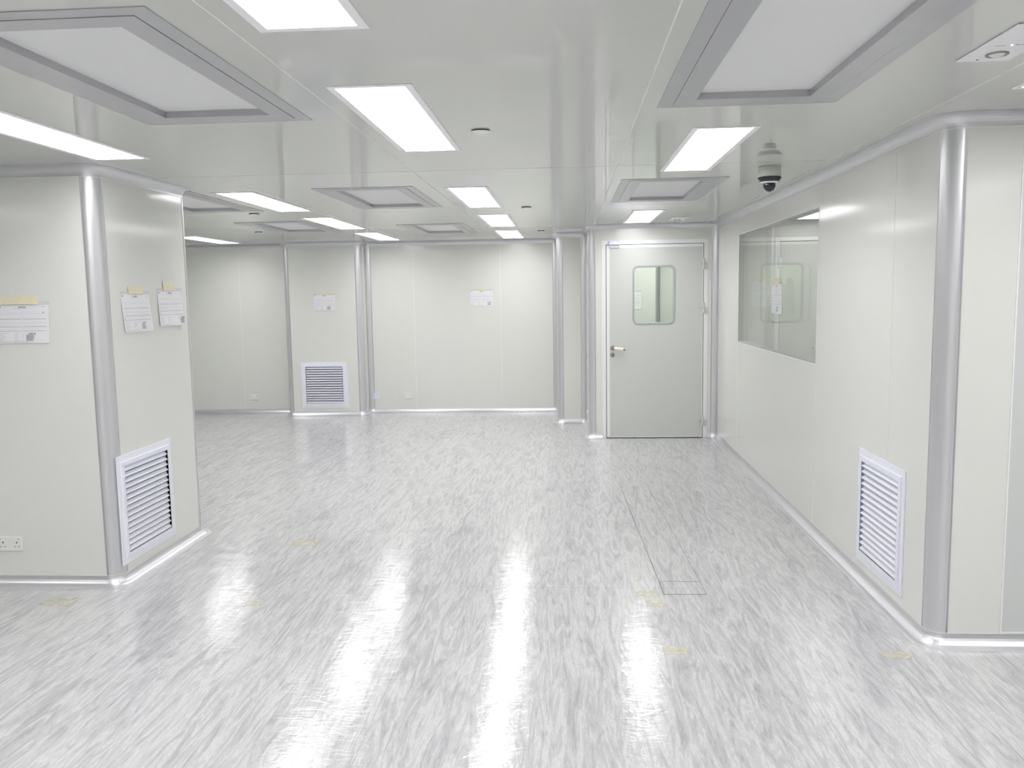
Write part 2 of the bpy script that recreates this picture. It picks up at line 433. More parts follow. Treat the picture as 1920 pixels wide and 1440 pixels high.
CORNER_LABEL = ['rear left corner out of frame', 'rear right corner out of frame', 'corner right of the frame', 
    'rounded aluminium corner at the near end of the right wall', 'aluminium corner strip right of the door', 'rounded aluminium corner left of the door',
    'aluminium inside corner beside the stepped bay', 'rounded aluminium corner on the stepped bay', 'aluminium inside corner at the right end of the far wall',
    'aluminium inside corner right of the far column', 'rounded aluminium corner, right edge of the far column', 'rounded aluminium corner, left edge of the far column',
    'aluminium inside corner hidden left of the far column', 'far left corner hidden behind the column', 'left corner hidden behind the column',
    'rounded aluminium corner, rear edge of the near left column', 'rounded aluminium corner, front edge of the near left column', 'left corner out of frame']
for i in range(n):
    a, b = Vector(V[i]), Vector(V[(i+1) % n]); d = dirs[i]; nn = Vector((-d.y, d.x))
    ka, ra = corner(i); kb, rb = corner((i+1) % n)
    A = a + d*ra; B = b - d*rb; Ln = (B-A).length
    name, lab, ops, seams = W[i]
    ax = 0 if abs(d.x) > 0.5 else 1
    def s_of(v): return (v - A[ax])*d[ax]
    O = []
    for o0, o1, z0, z1 in ops:
        s0, s1 = sorted((s_of(o0), s_of(o1))); O.append((s0, s1, z0, z1))
    ss = sorted({0.0, Ln} | {v for o in O for v in o[:2]}); zz = sorted({0.0, H} | {v for o in O for v in o[2:]})
    mb = MB()
    def P3(s_, y, z): p = A + d*s_ - nn*y; return (p.x, p.y, z)
    for p in range(len(ss)-1):
        for q in range(len(zz)-1):
            sc_, zc = (ss[p]+ss[p+1])/2, (zz[q]+zz[q+1])/2
            if any(o[0] < sc_ < o[1] and o[2] < zc < o[3] for o in O): continue
            for y, flip in ((0, True), (TH, False)):
                qd = [P3(ss[p], y, zz[q]), P3(ss[p+1], y, zz[q]), P3(ss[p+1], y, zz[q+1]), P3(ss[p], y, zz[q+1])]
                mb.quad(qd[::-1] if flip else qd, 0)
    for o in O:      # reveals
        for (sa, za, sb, zb) in ((o[0], o[2], o[0], o[3]), (o[1], o[3], o[1], o[2]), (o[0], o[3], o[1], o[3]), (o[1], o[2], o[0], o[2])):
            if za == 0 and zb == 0: continue
            mb.quad([P3(sa, 0, za), P3(sb, 0, zb), P3(sb, TH, zb), P3(sa, TH, za)], 0)
    for sv in seams:
        s_ = s_of(sv)
        cuts = [(RC, H-RC)]
        for o in O:
            if o[0]-0.01 <= s_ <= o[1]+0.01:
                cuts = [c2 for c in cuts for c2 in ((c[0], o[2]), (o[3], c[1])) if c2[1] > c2[0]]
        for z0, z1 in cuts:
            mb.quad([P3(s_-0.0022, -0.0006, z0), P3(s_-0.0022, -0.0006, z1), P3(s_+0.0022, -0.0006, z1), P3(s_+0.0022, -0.0006, z0)], 1)
    tag(mb.build(name, ['panel', 'seam']), lab, 'wall', kind='structure')
    # base and ceiling coves along the straight run
    spans = [(0.0, Ln)]
    if name == 'wall_door':
        s0, s1 = sorted((s_of(DX0), s_of(DX1))); spans = [(0, s0), (s1, Ln)]
    mb = MB()
    for s0, s1 in spans: sweep(mb, [((A+d*s0), nn), ((A+d*s1), nn)], cove_profile(False))
    tag(mb.build('baseboard_'+name[5:], ['alu', 'caulk']), 'curved aluminium floor cove along the ' + lab, 'baseboard', kind='structure')
    mb = MB(); sweep(mb, [(A, nn), (B, nn)], cove_profile(True))
    tag(mb.build(tname(), ['alu', 'caulk']), 'curved aluminium ceiling cove along the ' + lab, 'trim', kind='structure')
    # corner at V[i]
    d1, d2 = dirs[i-1], dirs[i]; c0 = Vector(V[i]); C0 = c0 - d1*ra + d2*ra
    n1, n2 = Vector((-d1.y, d1.x)), Vector((-d2.y, d2.x))
    st = []
    K = 12
    for q in range(K+1):
        t = q*PI/2/K
        nv = (n1*math.cos(t) + n2*math.sin(t))
        pp = C0 + nv*ra*(1 if ka == 'out' else -1)
        st.append((pp, nv))
    mb = MB()
    # lips flush on both walls
    st2 = [(st[0][0]-d1*0.006+n1*0.001, n1), (st[0][0]+n1*0.001, n1)] + [(p_+nv*0.001, nv) for p_, nv in st] + [(st[-1][0]+n2*0.001, n2), (st[-1][0]+d2*0.006+n2*0.001, n2)]
    zb, zt = (RC, H-RC)
    mb.grid([[(p_[0], p_[1], zb) for p_, _ in st2], [(p_[0], p_[1], zt) for p_, _ in st2]], 0, True)
    po = tag(mb.build(tname(), 'alu'), CORNER_LABEL[i], 'trim', kind='structure')
    for top, nm in ((False, 'base_corner'), (True, 'ceiling_corner')):
        mb = MB(); sweep(mb, st, cove_profile(top)); mb.build(nm, ['alu', 'caulk'], po)

# side room and corridor beyond
def plain(name, lab, x0, x1, y0, y1, z0=0, z1=H, mat='panel'):
    b_ = MB(); b_.box(x0, x1, y0, y1, z0, z1); return tag(b_.build(name, mat), lab, 'wall', kind='structure')
plain('wall_side_room_right', 'far side wall of the side room beyond the window', 4.5, 4.55, YR+TH, 14.05)
plain('wall_side_room_back', 'end wall of the side room left of its door, seen through the window', 1.71, 2.24, YD, YD+TH)
plain('wall_side_room_header', 'end wall of the side room above its door', 2.24, 4.5, YD, YD+TH, 2.225, H)
plain('wall_corridor_back', 'corridor wall seen through the door pane, left part', 0.28, 1.10, 10.60, 10.65)
plain('wall_corridor_return', 'return of the corridor wall seen through the door pane', 1.12, 1.17, 10.68, 12.3)
plain('wall_corridor_end', 'darker corridor end wall seen through the door pane', 1.17, 4.5, 12.3, 12.35)
plain('wall_bay_rear', 'hidden rear closing wall of the corridor', -0.09, 0.28, YB+TH+0.001, YB+TH+0.05)
# round corner of the corridor wall and of the side room
def pole(cx, cy_, r, a0, a1, lab, z0=0.0, z1=H):
    mb = MB(); K = 10; row = [(cx+r*math.cos(a0+(a1-a0)*q/K), cy_+r*math.sin(a0+(a1-a0)*q/K)) for q in range(K+1)]
    mb.grid([[(x, y, z0) for x, y in row], [(x, y, z1) for x, y in row]], 0, True)
    return tag(mb.build(tname(), 'alu'), lab, 'trim', kind='structure')
pole(1.09, 10.68, 0.08, -PI/2, 0, 'rounded aluminium corner of the corridor wall, seen through the door pane')
pole(2.235, YD+0.001, 0.048, PI, 2*PI, 'aluminium post beside the side room door, seen through the window')

# side room door (seen through the window)
d2 = thing('door_2', 'side room door seen through the observation window, with a hinge', 'door', (2.30, YD, 0), kind='structure')
b_ = MB(); b_.box(0.0, 0.035, -0.006, 0.05, 0, 2.225); b_.box(0.035, 1.15, -0.006, 0.05, 2.185, 2.225); b_.box(1.115, 1.15, -0.006, 0.05, 0, 2.185)
b_.build('frame', 'alupaint', d2)
b_ = MB(); b_.box(0.041, 1.109, 0.0, 0.045, 0.008, 2.179); b_.build('leaf', 'door', d2)
b_ = MB(); b_.box(0.0352, 0.0408, 0.004, 0.05, 0, 2.184); b_.box(0.041, 1.114, 0.004, 0.05, 2.1795, 2.1848); b_.build('rebate', 'dark', d2)
for z in (1.95, 1.46, 0.21):
    b_ = MB(); b_.box(0.012, 0.062, -0.02, -0.004, z-0.055, z+0.055, bev=0.004); b_.build('hinge', 'plastic', d2)
plain('wall_side_room_end', 'end wall of the side room right of its door', 3.45, 4.5, YD, YD+TH, 0, 2.225)

# ------------------------------------------------------------------ observation window (window_1)
win = thing('window_1', 'flush double glazed observation window in the right wall', 'window', (XR, 0, 0), kind='structure')
b_ = MB(); t_ = 0.012
b_.box(0.001, TH-0.001, WX0+0.0005, WX0+t_, WZ0+0.0005, WZ1-0.0005); b_.box(0.001, TH-0.001, WX1-t_, WX1-0.0005, WZ0+0.0005, WZ1-0.0005)
b_.box(0.001, TH-0.001, WX0+t_, WX1-t_, WZ0+0.0005, WZ0+t_); b_.box(0.001, TH-0.001, WX0+t_, WX1-t_, WZ1-t_, WZ1-0.0005)
b_.build('window_frame', 'gasket', win)
b_ = MB(); e_ = 0.003
for (y0, y1, z0, z1) in ((WX0-e_, WX0+e_, WZ0, WZ1), (WX1-e_, WX1+e_, WZ0, WZ1), (WX0-e_, WX1+e_, WZ0-e_, WZ0+e_), (WX0-e_, WX1+e_, WZ1-e_, WZ1+e_)):
    b_.box(-0.0012, 0.0006, y0, y1, z0, z1)
b_.build('sealant_line', 'caulk', win)
for x in (0.003, TH-0.004):
    b_ = MB(); b_.quad([(x, WX0+t_*0.3, WZ0+t_*0.3), (x, WX0+t_*0.3, WZ1-t_*0.3), (x, WX1-t_*0.3, WZ1-t_*0.3), (x, WX1-t_*0.3, WZ0+t_*0.3)]); b_.build('pane', 'glass', win)

# ------------------------------------------------------------------ grey panel opening at the far right (window_2)
w2 = thing('window_2', 'grey framed recessed opening at the right edge with a brown panel', 'window', (0, YR, 0), kind='structure')
b_ = MB(); b_.box(1.980, 2.088, -0.004, -0.0005, RC+0.012, 2.235); b_.box(2.09, 3.1, -0.004, -0.0005, 2.10, 2.235); b_.box(3.1, 3.2, -0.004, -0.0005, RC+0.012, 2.235)
b_.build('frame', 'greyframe', w2)
b_ = MB(); b_.box(1.974, 1.980, -0.006, -0.0003, RC+0.004, H-RC); b_.box(1.98, 3.2, -0.006, -0.0003, 2.235, 2.240); b_.box(2.084, 2.090, -0.006, -0.0003, RC+0.012, 2.10)
b_.box(1.98, 3.2, -0.006, -0.0003, RC+0.006, RC+0.012)
b_.build('edge_trim', 'caulk', w2)
b_ = MB(); b_.box(2.091, 3.099, 0.012, 0.03, 0.077, 2.099); b_.build('infill_panel', 'brown', w2)

# ------------------------------------------------------------------ door (door_1)
dr = thing('door_1', 'grey flush door with a rounded vision pane, lever handle and three hinges', 'door', (0, YD, 0), kind='structure')
LX0, LX1, LZ1 = 0.4345, 1.5035, 2.176
b_ = MB()
b_.box(DX0, 0.4275, -0.003, 0.05, 0, DZ1); b_.box(0.4275, 1.5105, -0.003, 0.05, LZ1+0.006, DZ1); b_.box(1.5105, DX1, -0.003, 0.05, 0, DZ1)
b_.build('frame', 'alupaint', dr)
b_ = MB()   # dark rebate behind the gap
b_.box(0.4276, LX0-0.0002, 0.003, 0.05, 0, LZ1+0.0058); b_.box(LX1+0.0002, 1.5104, 0.003, 0.05, 0, LZ1+0.0058); b_.box(LX0-0.0002, LX1+0.0002, 0.003, 0.05, LZ1+0.0003, LZ1+0.0058); b_.box(LX0, LX1, 0.004, 0.05, 0.0005, 0.0085)
b_.build('rebate', 'dark', dr)
PX0, PX1, PZ0, PZ1, PR = 0.735, 1.185, 1.30, 1.935, 0.055
def rrect(x0, x1, z0, z1, r, k=8):
    pts = []
    for (cx, cz, a0) in ((x1-r, z1-r, 0), (x0+r, z1-r, PI/2), (x0+r, z0+r, PI), (x1-r, z0+r, 1.5*PI)):
        for q in range(k+1):
            a = a0+q*PI/2/k; pts.append((cx+r*math.cos(a), cz+r*math.sin(a)))
    return pts
hole_ = rrect(PX0, PX1, PZ0, PZ1, PR)
def outer_match(x0, x1, z0, z1, k=8):      # same count of points on the leaf outline
    pts = []
    for cx, cz in ((x1, z1), (x0, z1), (x0, z0), (x1, z0)): pts += [(cx, cz)]*(k+1)
    return pts
b_ = MB(); oo = outer_match(LX0, LX1, 0.009, LZ1); L_ = len(hole_)
for q in range(L_):
    q2 = (q+1) % L_
    for y, fl_ in ((0.0, 1), (0.045, 0)):
        pts = [(hole_[q][0], y, hole_[q][1]), (hole_[q2][0], y, hole_[q2][1]), (oo[q2][0], y, oo[q2][1]), (oo[q][0], y, oo[q][1])]
        if oo[q] == oo[q2]: pts = pts[:3]
        b_.quad(pts[::-1] if fl_ else pts)
    b_.quad([(hole_[q][0], 0, hole_[q][1]), (hole_[q2][0], 0, hole_[q2][1]), (hole_[q2][0], 0.045, hole_[q2][1]), (hole_[q][0], 0.045, hole_[q][1])])
    if oo[q] != oo[q2]: b_.quad([(oo[q][0], 0, oo[q][1]), (oo[q2][0], 0, oo[q2][1]), (oo[q2][0], 0.045, oo[q2][1]), (oo[q][0], 0.045, oo[q][1])])
leaf = b_.build('leaf', 'door', dr)
b_ = MB()   # bright edging profile
b_.box(LX0, LX0+0.034, -0.0025, 0, 0.009, LZ1-0.034); b_.box(LX0, LX1, -0.0025, 0, LZ1-0.034, LZ1)
b_.box(LX1-0.008, LX1, -0.0025, 0, 0.009, LZ1-0.034); b_.box(LX0+0.034, LX1-0.008, -0.0025, 0, 0.009, 0.02)
b_.build('edge_profile', 'alupaint', leaf)
b_ = MB(); g0 = rrect(PX0-0.013, PX1+0.013, PZ0-0.013, PZ1+0.013, PR+0.013); g1 = rrect(PX0+0.010, PX1-0.010, PZ0+0.010, PZ1-0.010, PR-0.010)
def ring(mb, sec):    # sec: list of (outline, y)
    for a in range(len(sec)-1):
        r0, y0 = sec[a]; r1, y1 = sec[a+1]; L = len(r0)
        for q in range(L):
            q2 = (q+1) % L
            mb.quad([(r0[q][0], y0, r0[q][1]), (r0[q2][0], y0, r0[q2][1]), (r1[q2][0], y1, r1[q2][1]), (r1[q][0], y1, r1[q][1])], 0, False)
ring(b_, [(g0, 0.0), (g0, -0.004), (rrect(PX0, PX1, PZ0, PZ1, PR), -0.006), (g1, -0.003), (g1, 0.04)])
gk = b_.build('pane_gasket', 'gasket', leaf)
b_ = MB(); b_.quad([(x, 0.006, z) for x, z in rrect(PX0+0.002, PX1-0.002, PZ0+0.002, PZ1-0.002, PR)]); b_.build('pane', 'doorglass', leaf)
# lever handle wrapped in tape
b_ = MB(); b_.lathe([(0.0, -0.012), (0.022, -0.012), (0.026, -0.008), (0.026, 0.0)], (0.503, 0, 1.032), 'y'); b_.tube([(0.503, -0.012, 1.032), (0.503, -0.045, 1.032)], 0.010)
b_.tube([(0.503, -0.045, 1.032), (0.515, -0.052, 1.031), (0.535, -0.053, 1.028), (0.622, -0.052, 1.012), (0.640, -0.047, 1.009)], [0.010, 0.011, 0.011, 0.010, 0.009])
hd = b_.build('lever_handle', 'steel', dr)
b_ = MB(); pts = [(0.516+0.1*t/8, -0.053, 1.030-0.018*t/8) for t in range(9)]
b_.tube(pts, [0.016, 0.0185, 0.0175, 0.019, 0.018, 0.019, 0.018, 0.019, 0.0175]); b_.build('tape_wrap', 'creamtape', hd)['label'] = 'cream tape wound round the lever'
b_ = MB(); b_.lathe([(0.0, -0.006), (0.004, -0.009), (0.010, -0.010), (0.012, -0.007), (0.021, -0.007), (0.025, -0.004), (0.025, 0.0)], (0.499, 0, 0.952), 'y'); b_.box(0.497, 0.501, -0.0105, -0.008, 0.943, 0.957, 0)
b_.build('keyhole_rose', 'steel', dr)
for z in (1.955, 1.47, 0.205):      # hinges: leaf on door, knuckle on frame
    b_ = MB()
    b_.box(1.472, 1.513, -0.020, -0.002, z+0.002, z+0.058, bev=0.005)
    b_.box(1.505, 1.546, -0.022, -0.003, z-0.060, z+0.002, bev=0.005)
    b_.tube([(1.509, -0.022, z-0.058), (1.509, -0.022, z+0.056)], 0.010)
    b_.build('hinge', 'greyframe', dr)
b_ = MB(); b_.box(0.462, 0.588, -0.036, -0.003, 2.176, 2.222, bev=0.004)
mg = b_.build('door_contact', 'bluewhite', dr)
b_ = MB(); b_.box(0.470, 0.580, -0.018, -0.0025, 2.146, 2.170, bev=0.003); b_.build('contact_plate', 'bluewhite', dr)
b_ = MB()
for x, z in ((0.475, 2.210), (0.565, 2.210)): b_.lathe([(0.0, -0.0375), (0.0032, -0.0372), (0.0035, -0.036)], (x, 0, z), 'y', 10)
for x in (0.480, 0.525, 0.570): b_.lathe([(0.0, -0.0195), (0.0032, -0.0192), (0.0035, -0.018)], (x, 0, 2.158), 'y', 10)
b_.build('screw_heads', 'dark', mg)

# ------------------------------------------------------------------ ceiling lights
lt = None
for k_, (x, y, lab) in enumerate(LIGHTS):
    if lt is None:
        lt = thing('ceiling_light', lab, 'ceiling light', (x, y, H), group='lit panel lights in the ceiling')
        b_ = MB()
        a, b2, hw, hl = 0.1275, 0.665, 0.155, 0.693
        for z0, z1 in ((-0.0028, -0.0003),):
            b_.box(-hw, -a, -hl, hl, z0, z1); b_.box(a, hw, -hl, hl, z0, z1); b_.box(-a, a, -hl, -b2, z0, z1); b_.box(-a, a, b2, hl, z0, z1)
        b_.build('frame', 'lampframe', lt)
        b_ = MB(); b_.box(-a+0.0003, a-0.0003, -b2+0.0003, b2-0.0003, -0.0026, -0.0008); b_.build('diffuser', 'lamp', lt)
        lp = lt
    else: dup(lp, (x, y, H), label=lab)
dup(lp, (1.15, 10.02, H), PI/2, 'unseen ceiling light added just behind the door, across the corridor')  # second unseen corridor light, added to lift the wall behind the pane

# ------------------------------------------------------------------ ceiling filter panels
fp = None
for x, y, lab in FILTERS:
    if fp is None:
        fp = thing('ceiling_filter_panel', lab, 'air filter', (x, y, H), group='air filter panels in the ceiling')
        def rring(mb, hx0, hy0, z0, hx1, hy1, z1, mi=0):
            o_ = [(-hx0, -hy0), (hx0, -hy0), (hx0, hy0), (-hx0, hy0)]; i_ = [(-hx1, -hy1), (hx1, -hy1), (hx1, hy1), (-hx1, hy1)]
            for q in range(4):
                q2 = (q+1) % 4
                mb.quad([(*o_[q], z0), (*i_[q], z1), (*i_[q2], z1), (*o_[q2], z0)], mi)
        b_ = MB()
        rring(b_, FW_, FL_, -0.0002, FW_, FL_, -0.0025); rring(b_, FW_, FL_, -0.0025, 0.298, 0.648, -0.0025); rring(b_, 0.298, 0.648, -0.0025, 0.298, 0.648, 0.002)
        b_.build('flange', 'filterframe', fp)
        b_ = MB(); rring(b_, 0.2985, 0.6485, 0.001, 0.2955, 0.6455, 0.001); b_.build('groove', 'dark', fp)
        b_ = MB(); rring(b_, 0.2955, 0.6455, 0.001, 0.2955, 0.6455, -0.004); rring(b_, 0.2955, 0.6455, -0.004, FI_, FJ_, -0.004)
        rring(b_, FI_, FJ_, -0.004, FI_, FJ_, 0.03)
        b_.build('inner_frame', 'filterframe', fp)
        b_ = MB(); b_.box(-FI_-0.003, FI_+0.003, -FJ_-0.003, FJ_+0.003, 0.022, 0.03); b_.build('perforated_sheet', 'diffuser', fp)
        fq = fp
    else: dup(fq, (x, y, H), label=lab)

# ------------------------------------------------------------------ wall grilles
def louvre_grille(loc, rz, lab):
    t = thing('air_grille', lab, 'air grille', loc, rz, group='low louvred return air grilles')
    ho, wo = 0.322, 0.328
    b_ = MB(); b_.rframe(-wo, wo, -ho, ho, 0.040, -0.006, 0.0); b_.rframe(-wo+0.036, wo-0.036, -ho+0.036, ho-0.036, 0.030, -0.014, 0.0)
    # return lip into the wall
    b_.rframe(-wo+0.062, wo-0.062, -ho+0.062, ho-0.062, 0.004, -0.014, 0.040)
    b_.build('frame', 'grille', t)
    b_ = MB(); x0, x1 = -wo+0.067, wo-0.067; z0, z1 = -ho+0.067, ho-0.067; NS = 15; st_ = (z1-z0)/NS
    for q in range(NS):
        zc = z1 - (q+0.5)*st_
        # blade slopes down towards the room, rounded nose
        sec = [(-0.010, zc-0.012), (-0.0125, zc-0.0095), (-0.012, zc-0.0065), (0.010, zc+0.0105), (0.0115, zc+0.0095), (-0.007, zc-0.0115)]
        rows = [[(xx, yy, zz_) for yy, zz_ in sec] for xx in (x0, x1)]
        b_.grid(rows, 0, False, True); b_.quad([(x0, yy, zz_) for yy, zz_ in sec][::-1]); b_.quad([(x1, yy, zz_) for yy, zz_ in sec])
    b_.box(x0, x1, -0.010, 0.012, z0, z0+0.009)
    b_.build('louvres', 'grille', t)
    b_ = MB(); b_.box(-0.285, 0.285, 0.044, 0.047, -0.275, 0.275); b_.build('duct_back', 'duct', t)
    return t
g1_ = louvre_grille((XL, 4.885, 0.43), LEFT, 'white louvred grille low on the near left column')
dup(g1_, (XR, 4.475, 0.43), RIGHT, 'white louvred grille low on the right wall')
dup(g1_, (-3.395, YC, 0.43), 0.0, 'white louvred grille low on the far column')

# ------------------------------------------------------------------ taped notices in plastic sleeves
def notice(loc, rz, lab, wd=0.30, ht=0.225, tilt=0.0, curl=0.004, tape=(-0.07, 0.07, 0.035), label_x=0.06, sticker=True, seed=1, flip=False, mirror=False, skew=0.0):
    rnd = random.Random(seed)
    t = thing('paper_notice', lab, 'notice', loc, rz, group='notices taped up in clear sleeves')
    t.rotation_euler = (0, tilt, rz)
    def depth(u, v):     # distance off the wall
        return -(0.0022 + curl*(0.5-v)*(0.4+0.6*abs(math.sin(3.1*u+seed))) + curl*0.9*max(0, abs(u-0.5)-0.3)*(1-v)*3 + 0.0012*math.sin(9*u+seed*2)*math.sin(7*v))
    def pt(x, z, off=0.0):
        u = x/wd+0.5; v = z/ht+0.5
        return (x + skew*(0.5-v), min(depth(min(max(u, 0), 1), min(max(v, 0), 1)), -0.0012) - off, z)
    def patch(mb, x0, x1, z0, z1, off, mi=0, nx=1, nz=1):
        rows = [[pt(x0+(x1-x0)*a/nx, z0+(z1-z0)*b/nz, off) for a in range(nx+1)] for b in range(nz+1)]
        mb.grid(rows, mi, True)
    b_ = MB(); patch(b_, -wd/2, wd/2, -ht/2, ht/2-0.018, 0.0, 2, 16, 12)
    mid = -0.002
    zt = ht/2-0.018
    Lr = zt+ht/2
    def dash(x0, x1, z, th, mi):
        x = x0
        while x < x1-0.004:
            e = min(x1, x+rnd.uniform(0.03, 0.08)); patch(b_, x, e, z-th/2, z+th/2, 0.0006, mi, 2, 1); x = e+rnd.uniform(0.0005, 0.002)
    patch(b_, -0.025, 0.02, zt-0.016, zt-0.010, 0.0006, 0, 3, 1); dash(-0.045, 0.03, zt-0.020, 0.0012, 0)
    patch(b_, -wd/2+0.010, -wd/2+0.032, zt-0.014, zt-0.008, 0.0006, 0, 1, 1); dash(wd/2-0.045, wd/2-0.02, zt-0.012, 0.0014, 0)
    for q, (zf, th, mi) in enumerate(((0.24, 0.0012, 1), (0.37, 0.0022, 0), (0.47, 0.0013, 1), (0.57, 0.0020, 0), (0.68, 0.0018, 0))):
        z = zt - Lr*zf
        dash(-wd/2+0.012, mid-0.006, z, th, mi); dash(mid+0.006, wd/2-0.016, z, th, mi)
        dash(-wd/2+0.012, mid-0.03, z+Lr*0.04, 0.0007, 1); dash(mid+0.006, wd/2-0.06, z+Lr*0.05, 0.0007, 1)
    patch(b_, mid-0.0006, mid+0.0006, zt-Lr*0.97, zt-Lr*0.13, 0.0006, 1, 1, 6)
    for q in range(6):
        z = zt-Lr*(0.74+q*0.038)
        dash(-wd/2+0.012, -wd/2+0.012+rnd.uniform(0.03, 0.07), z, 0.0018, 1); dash(-0.05, -0.05+rnd.uniform(0.015, 0.035), z, 0.0020, 1)
    dash(-wd/2+0.012, 0.03, zt-Lr*0.965, 0.0028, 1)
    cx = wd/2-0.03 if not mirror else -wd/2+0.02
    zc = zt-Lr*(0.22 if not mirror else 0.66)
    b_.quad([pt(cx-0.010, zc, 0.0007), pt(cx, zc, 0.0007), pt(cx, zc+0.012, 0.0007)], 0)
    b_.build('sheet', ['ink', 'inklight', 'paper'], t)
    if sticker:
        b_ = MB(); sx = label_x; patch(b_, sx, sx+0.065, -ht/2+0.010, -ht/2+0.062, 0.0011, 1, 3, 3)
        for q in range(9):
            z = -ht/2+0.052-q*0.0045; x = sx+0.006
            if q == 0: patch(b_, sx+0.02, sx+0.046, z, z+0.006, 0.0016, 0, 1, 1); patch(b_, sx+0.05, sx+0.060, z-0.003, z+0.006, 0.0016, 0, 1, 1); continue
            patch(b_, x, x+rnd.uniform(0.035, 0.055), z-0.0012, z+0.0014, 0.0016, 0, 2, 1)
        b_.build('sticker', ['ink', 'white'], t)
    b_ = MB(); patch(b_, -wd/2-0.003, wd/2+0.003, -ht/2-0.003, ht/2, 0.0024, 0, 16, 12); b_.build('sleeve', 'sleeve', t)
    b_ = MB(); tx0, tx1, th_ = tape
    rows = [[(tx0+(tx1-tx0)*a/6, -0.0018-(0.0045*(1-b/4.0)), ht/2-0.016+th_*b/4.0+0.0015*math.sin(a*1.7)*(b == 4)) for a in range(7)] for b in range(5)]
    b_.grid(rows, 0, True); b_.build('tape', 'masktape', t)
    return t
notice((-3.083, YL, 1.538), 0.0, 'white notice with masking tape on the front of the near left column', wd=0.315, ht=0.235, tape=(-0.14, 0.10, 0.045), label_x=0.015, seed=1, skew=-0.01)
notice((XL, 4.90, 1.585), LEFT, 'notice on the side of the near left column, nearer the rounded corner', wd=0.335, ht=0.245, curl=0.010, tape=(-0.09, 0.08, 0.045), label_x=0.03, seed=2, mirror=True, skew=0.02)
notice((XL, 5.335, 1.605), LEFT, 'notice on the side of the near left column, nearer its rear edge', wd=0.335, ht=0.245, curl=0.012, tape=(-0.09, 0.07, 0.060), label_x=0.115, seed=3, mirror=True)
notice((-3.355, YC, 1.583), 0.0, 'wrinkled notice on the far column above the grille', wd=0.31, ht=0.235, curl=0.006, tape=(-0.09, 0.10, 0.035), seed=4, sticker=True, label_x=0.03, tilt=0.012)
notice((-1.20, YF, 1.608), 0.0, 'notice on the plain far wall', wd=0.315, ht=0.235, curl=0.003, tape=(-0.07, 0.07, 0.025), seed=5, label_x=0.075)
notice((XR+0.001, 6.77, 1.59), RIGHT, 'notice taped on the observation window glass', wd=0.32, ht=0.25, curl=0.003, tape=(-0.08, 0.10, 0.045), seed=6, label_x=-0.01)
notice((2.13, YD, 1.62), 0.0, 'greenish looking notice on the side room end wall behind the window', wd=0.20, ht=0.32, seed=7, tape=(-0.05, 0.05, 0.03), sticker=False)
notice((0.80, 10.60, 1.555), 0.0, 'notice on the corridor wall seen through the door pane', wd=0.25, ht=0.235, seed=8, tape=(-0.07, 0.05, 0.03), sticker=False)

# ------------------------------------------------------------------ sockets and plates
def socket(loc, rz, lab):
    t = thing('wall_socket', lab, 'socket', loc, rz, group='white double power sockets')
    b_ = MB(); b_.box(-0.073, 0.073, -0.010, 0.0, -0.043, 0.043, bev=0.003); b_.build('faceplate', 'plastic', t)
    for sx in (-0.042, 0.042):
        b_ = MB()
        b_.box(sx-0.0035, sx+0.0035, -0.0106, -0.009, 0.004, 0.013)
        b_.box(sx-0.016, sx-0.009, -0.0106, -0.009, -0.018, -0.014); b_.box(sx+0.009, sx+0.016, -0.0106, -0.009, -0.018, -0.014)
        b_.build('socket_holes', 'dark', t)
        q = sx*1.32
        b_ = MB(); b_.box(q-0.0085, q+0.0085, -0.0135, -0.0098, 0.016, 0.034, bev=0.0015); sw = b_.build('switch', 'plastic', t)
        b_ = MB(); b_.box(q-0.005, q+0.005, -0.0141, -0.013, 0.029, 0.032); b_.build('switch_mark', 'dark', sw)
    return t
sk = socket((-3.262, YL, 0.25), 0.0, 'double socket at the left edge, low on the near left column')
dup(sk, (-4.535, YF, 0.235), 0.0, 'double socket on the far wall left of the far column')
dup(sk, (-2.29, YF, 0.235), 0.0, 'double socket on the far wall beside the square blank plate')
dup(sk, (XS, 9.86, 0.21), RIGHT, 'edge-on double socket on the narrow side wall left of the door')
t = thing('blank_plate', 'small square bluish white blanking plate low on the far wall', 'wall plate', (-2.742, YF, 0.232))
b_ = MB(); b_.box(-0.043, 0.043, -0.009, 0.0, -0.043, 0.043, bev=0.003); b_.build('cover', 'bluewhite', t)
for x in (-0.03, 0.03):
    b_ = MB(); b_.lathe([(0, -0.0100), (0.0035, -0.0098), (0.004, -0.009)], (x, 0, 0), 'y', 12); b_.build('screw', 'plastic', t)

# ------------------------------------------------------------------ sprinkler discs
sp0 = None
for x, y, lab in ((-0.39, 3.89, 'round ceiling disc nearest the viewer, beside the big middle light'), (-0.35, 7.33, 'round ceiling disc right of the third middle light'),
                  (-0.31, 10.12, 'round ceiling disc nearest the stepped bay'), (-2.78, 7.36, 'round ceiling disc past the left column, nearer of two'),
                  (-3.51, 9.40, 'round ceiling disc past the left column, farther of two')):
    if sp0 is None:
        sp0 = thing('sprinkler_cover', lab, 'sprinkler', (x, y, H), group='concealed sprinkler discs')
        b_ = MB(); b_.lathe([(0.041, -0.0003), (0.041, -0.0055)], seg=32); b_.build('gap_ring', 'dark', sp0)
        b_ = MB(); b_.lathe([(0.0, -0.0075), (0.044, -0.0073), (0.0455, -0.0065), (0.0455, -0.0055), (0.0, -0.0052)], seg=40); b_.build('cover_disc', 'white', sp0)
        sq_ = sp0
    else: dup(sq_, (x, y, H), label=lab)

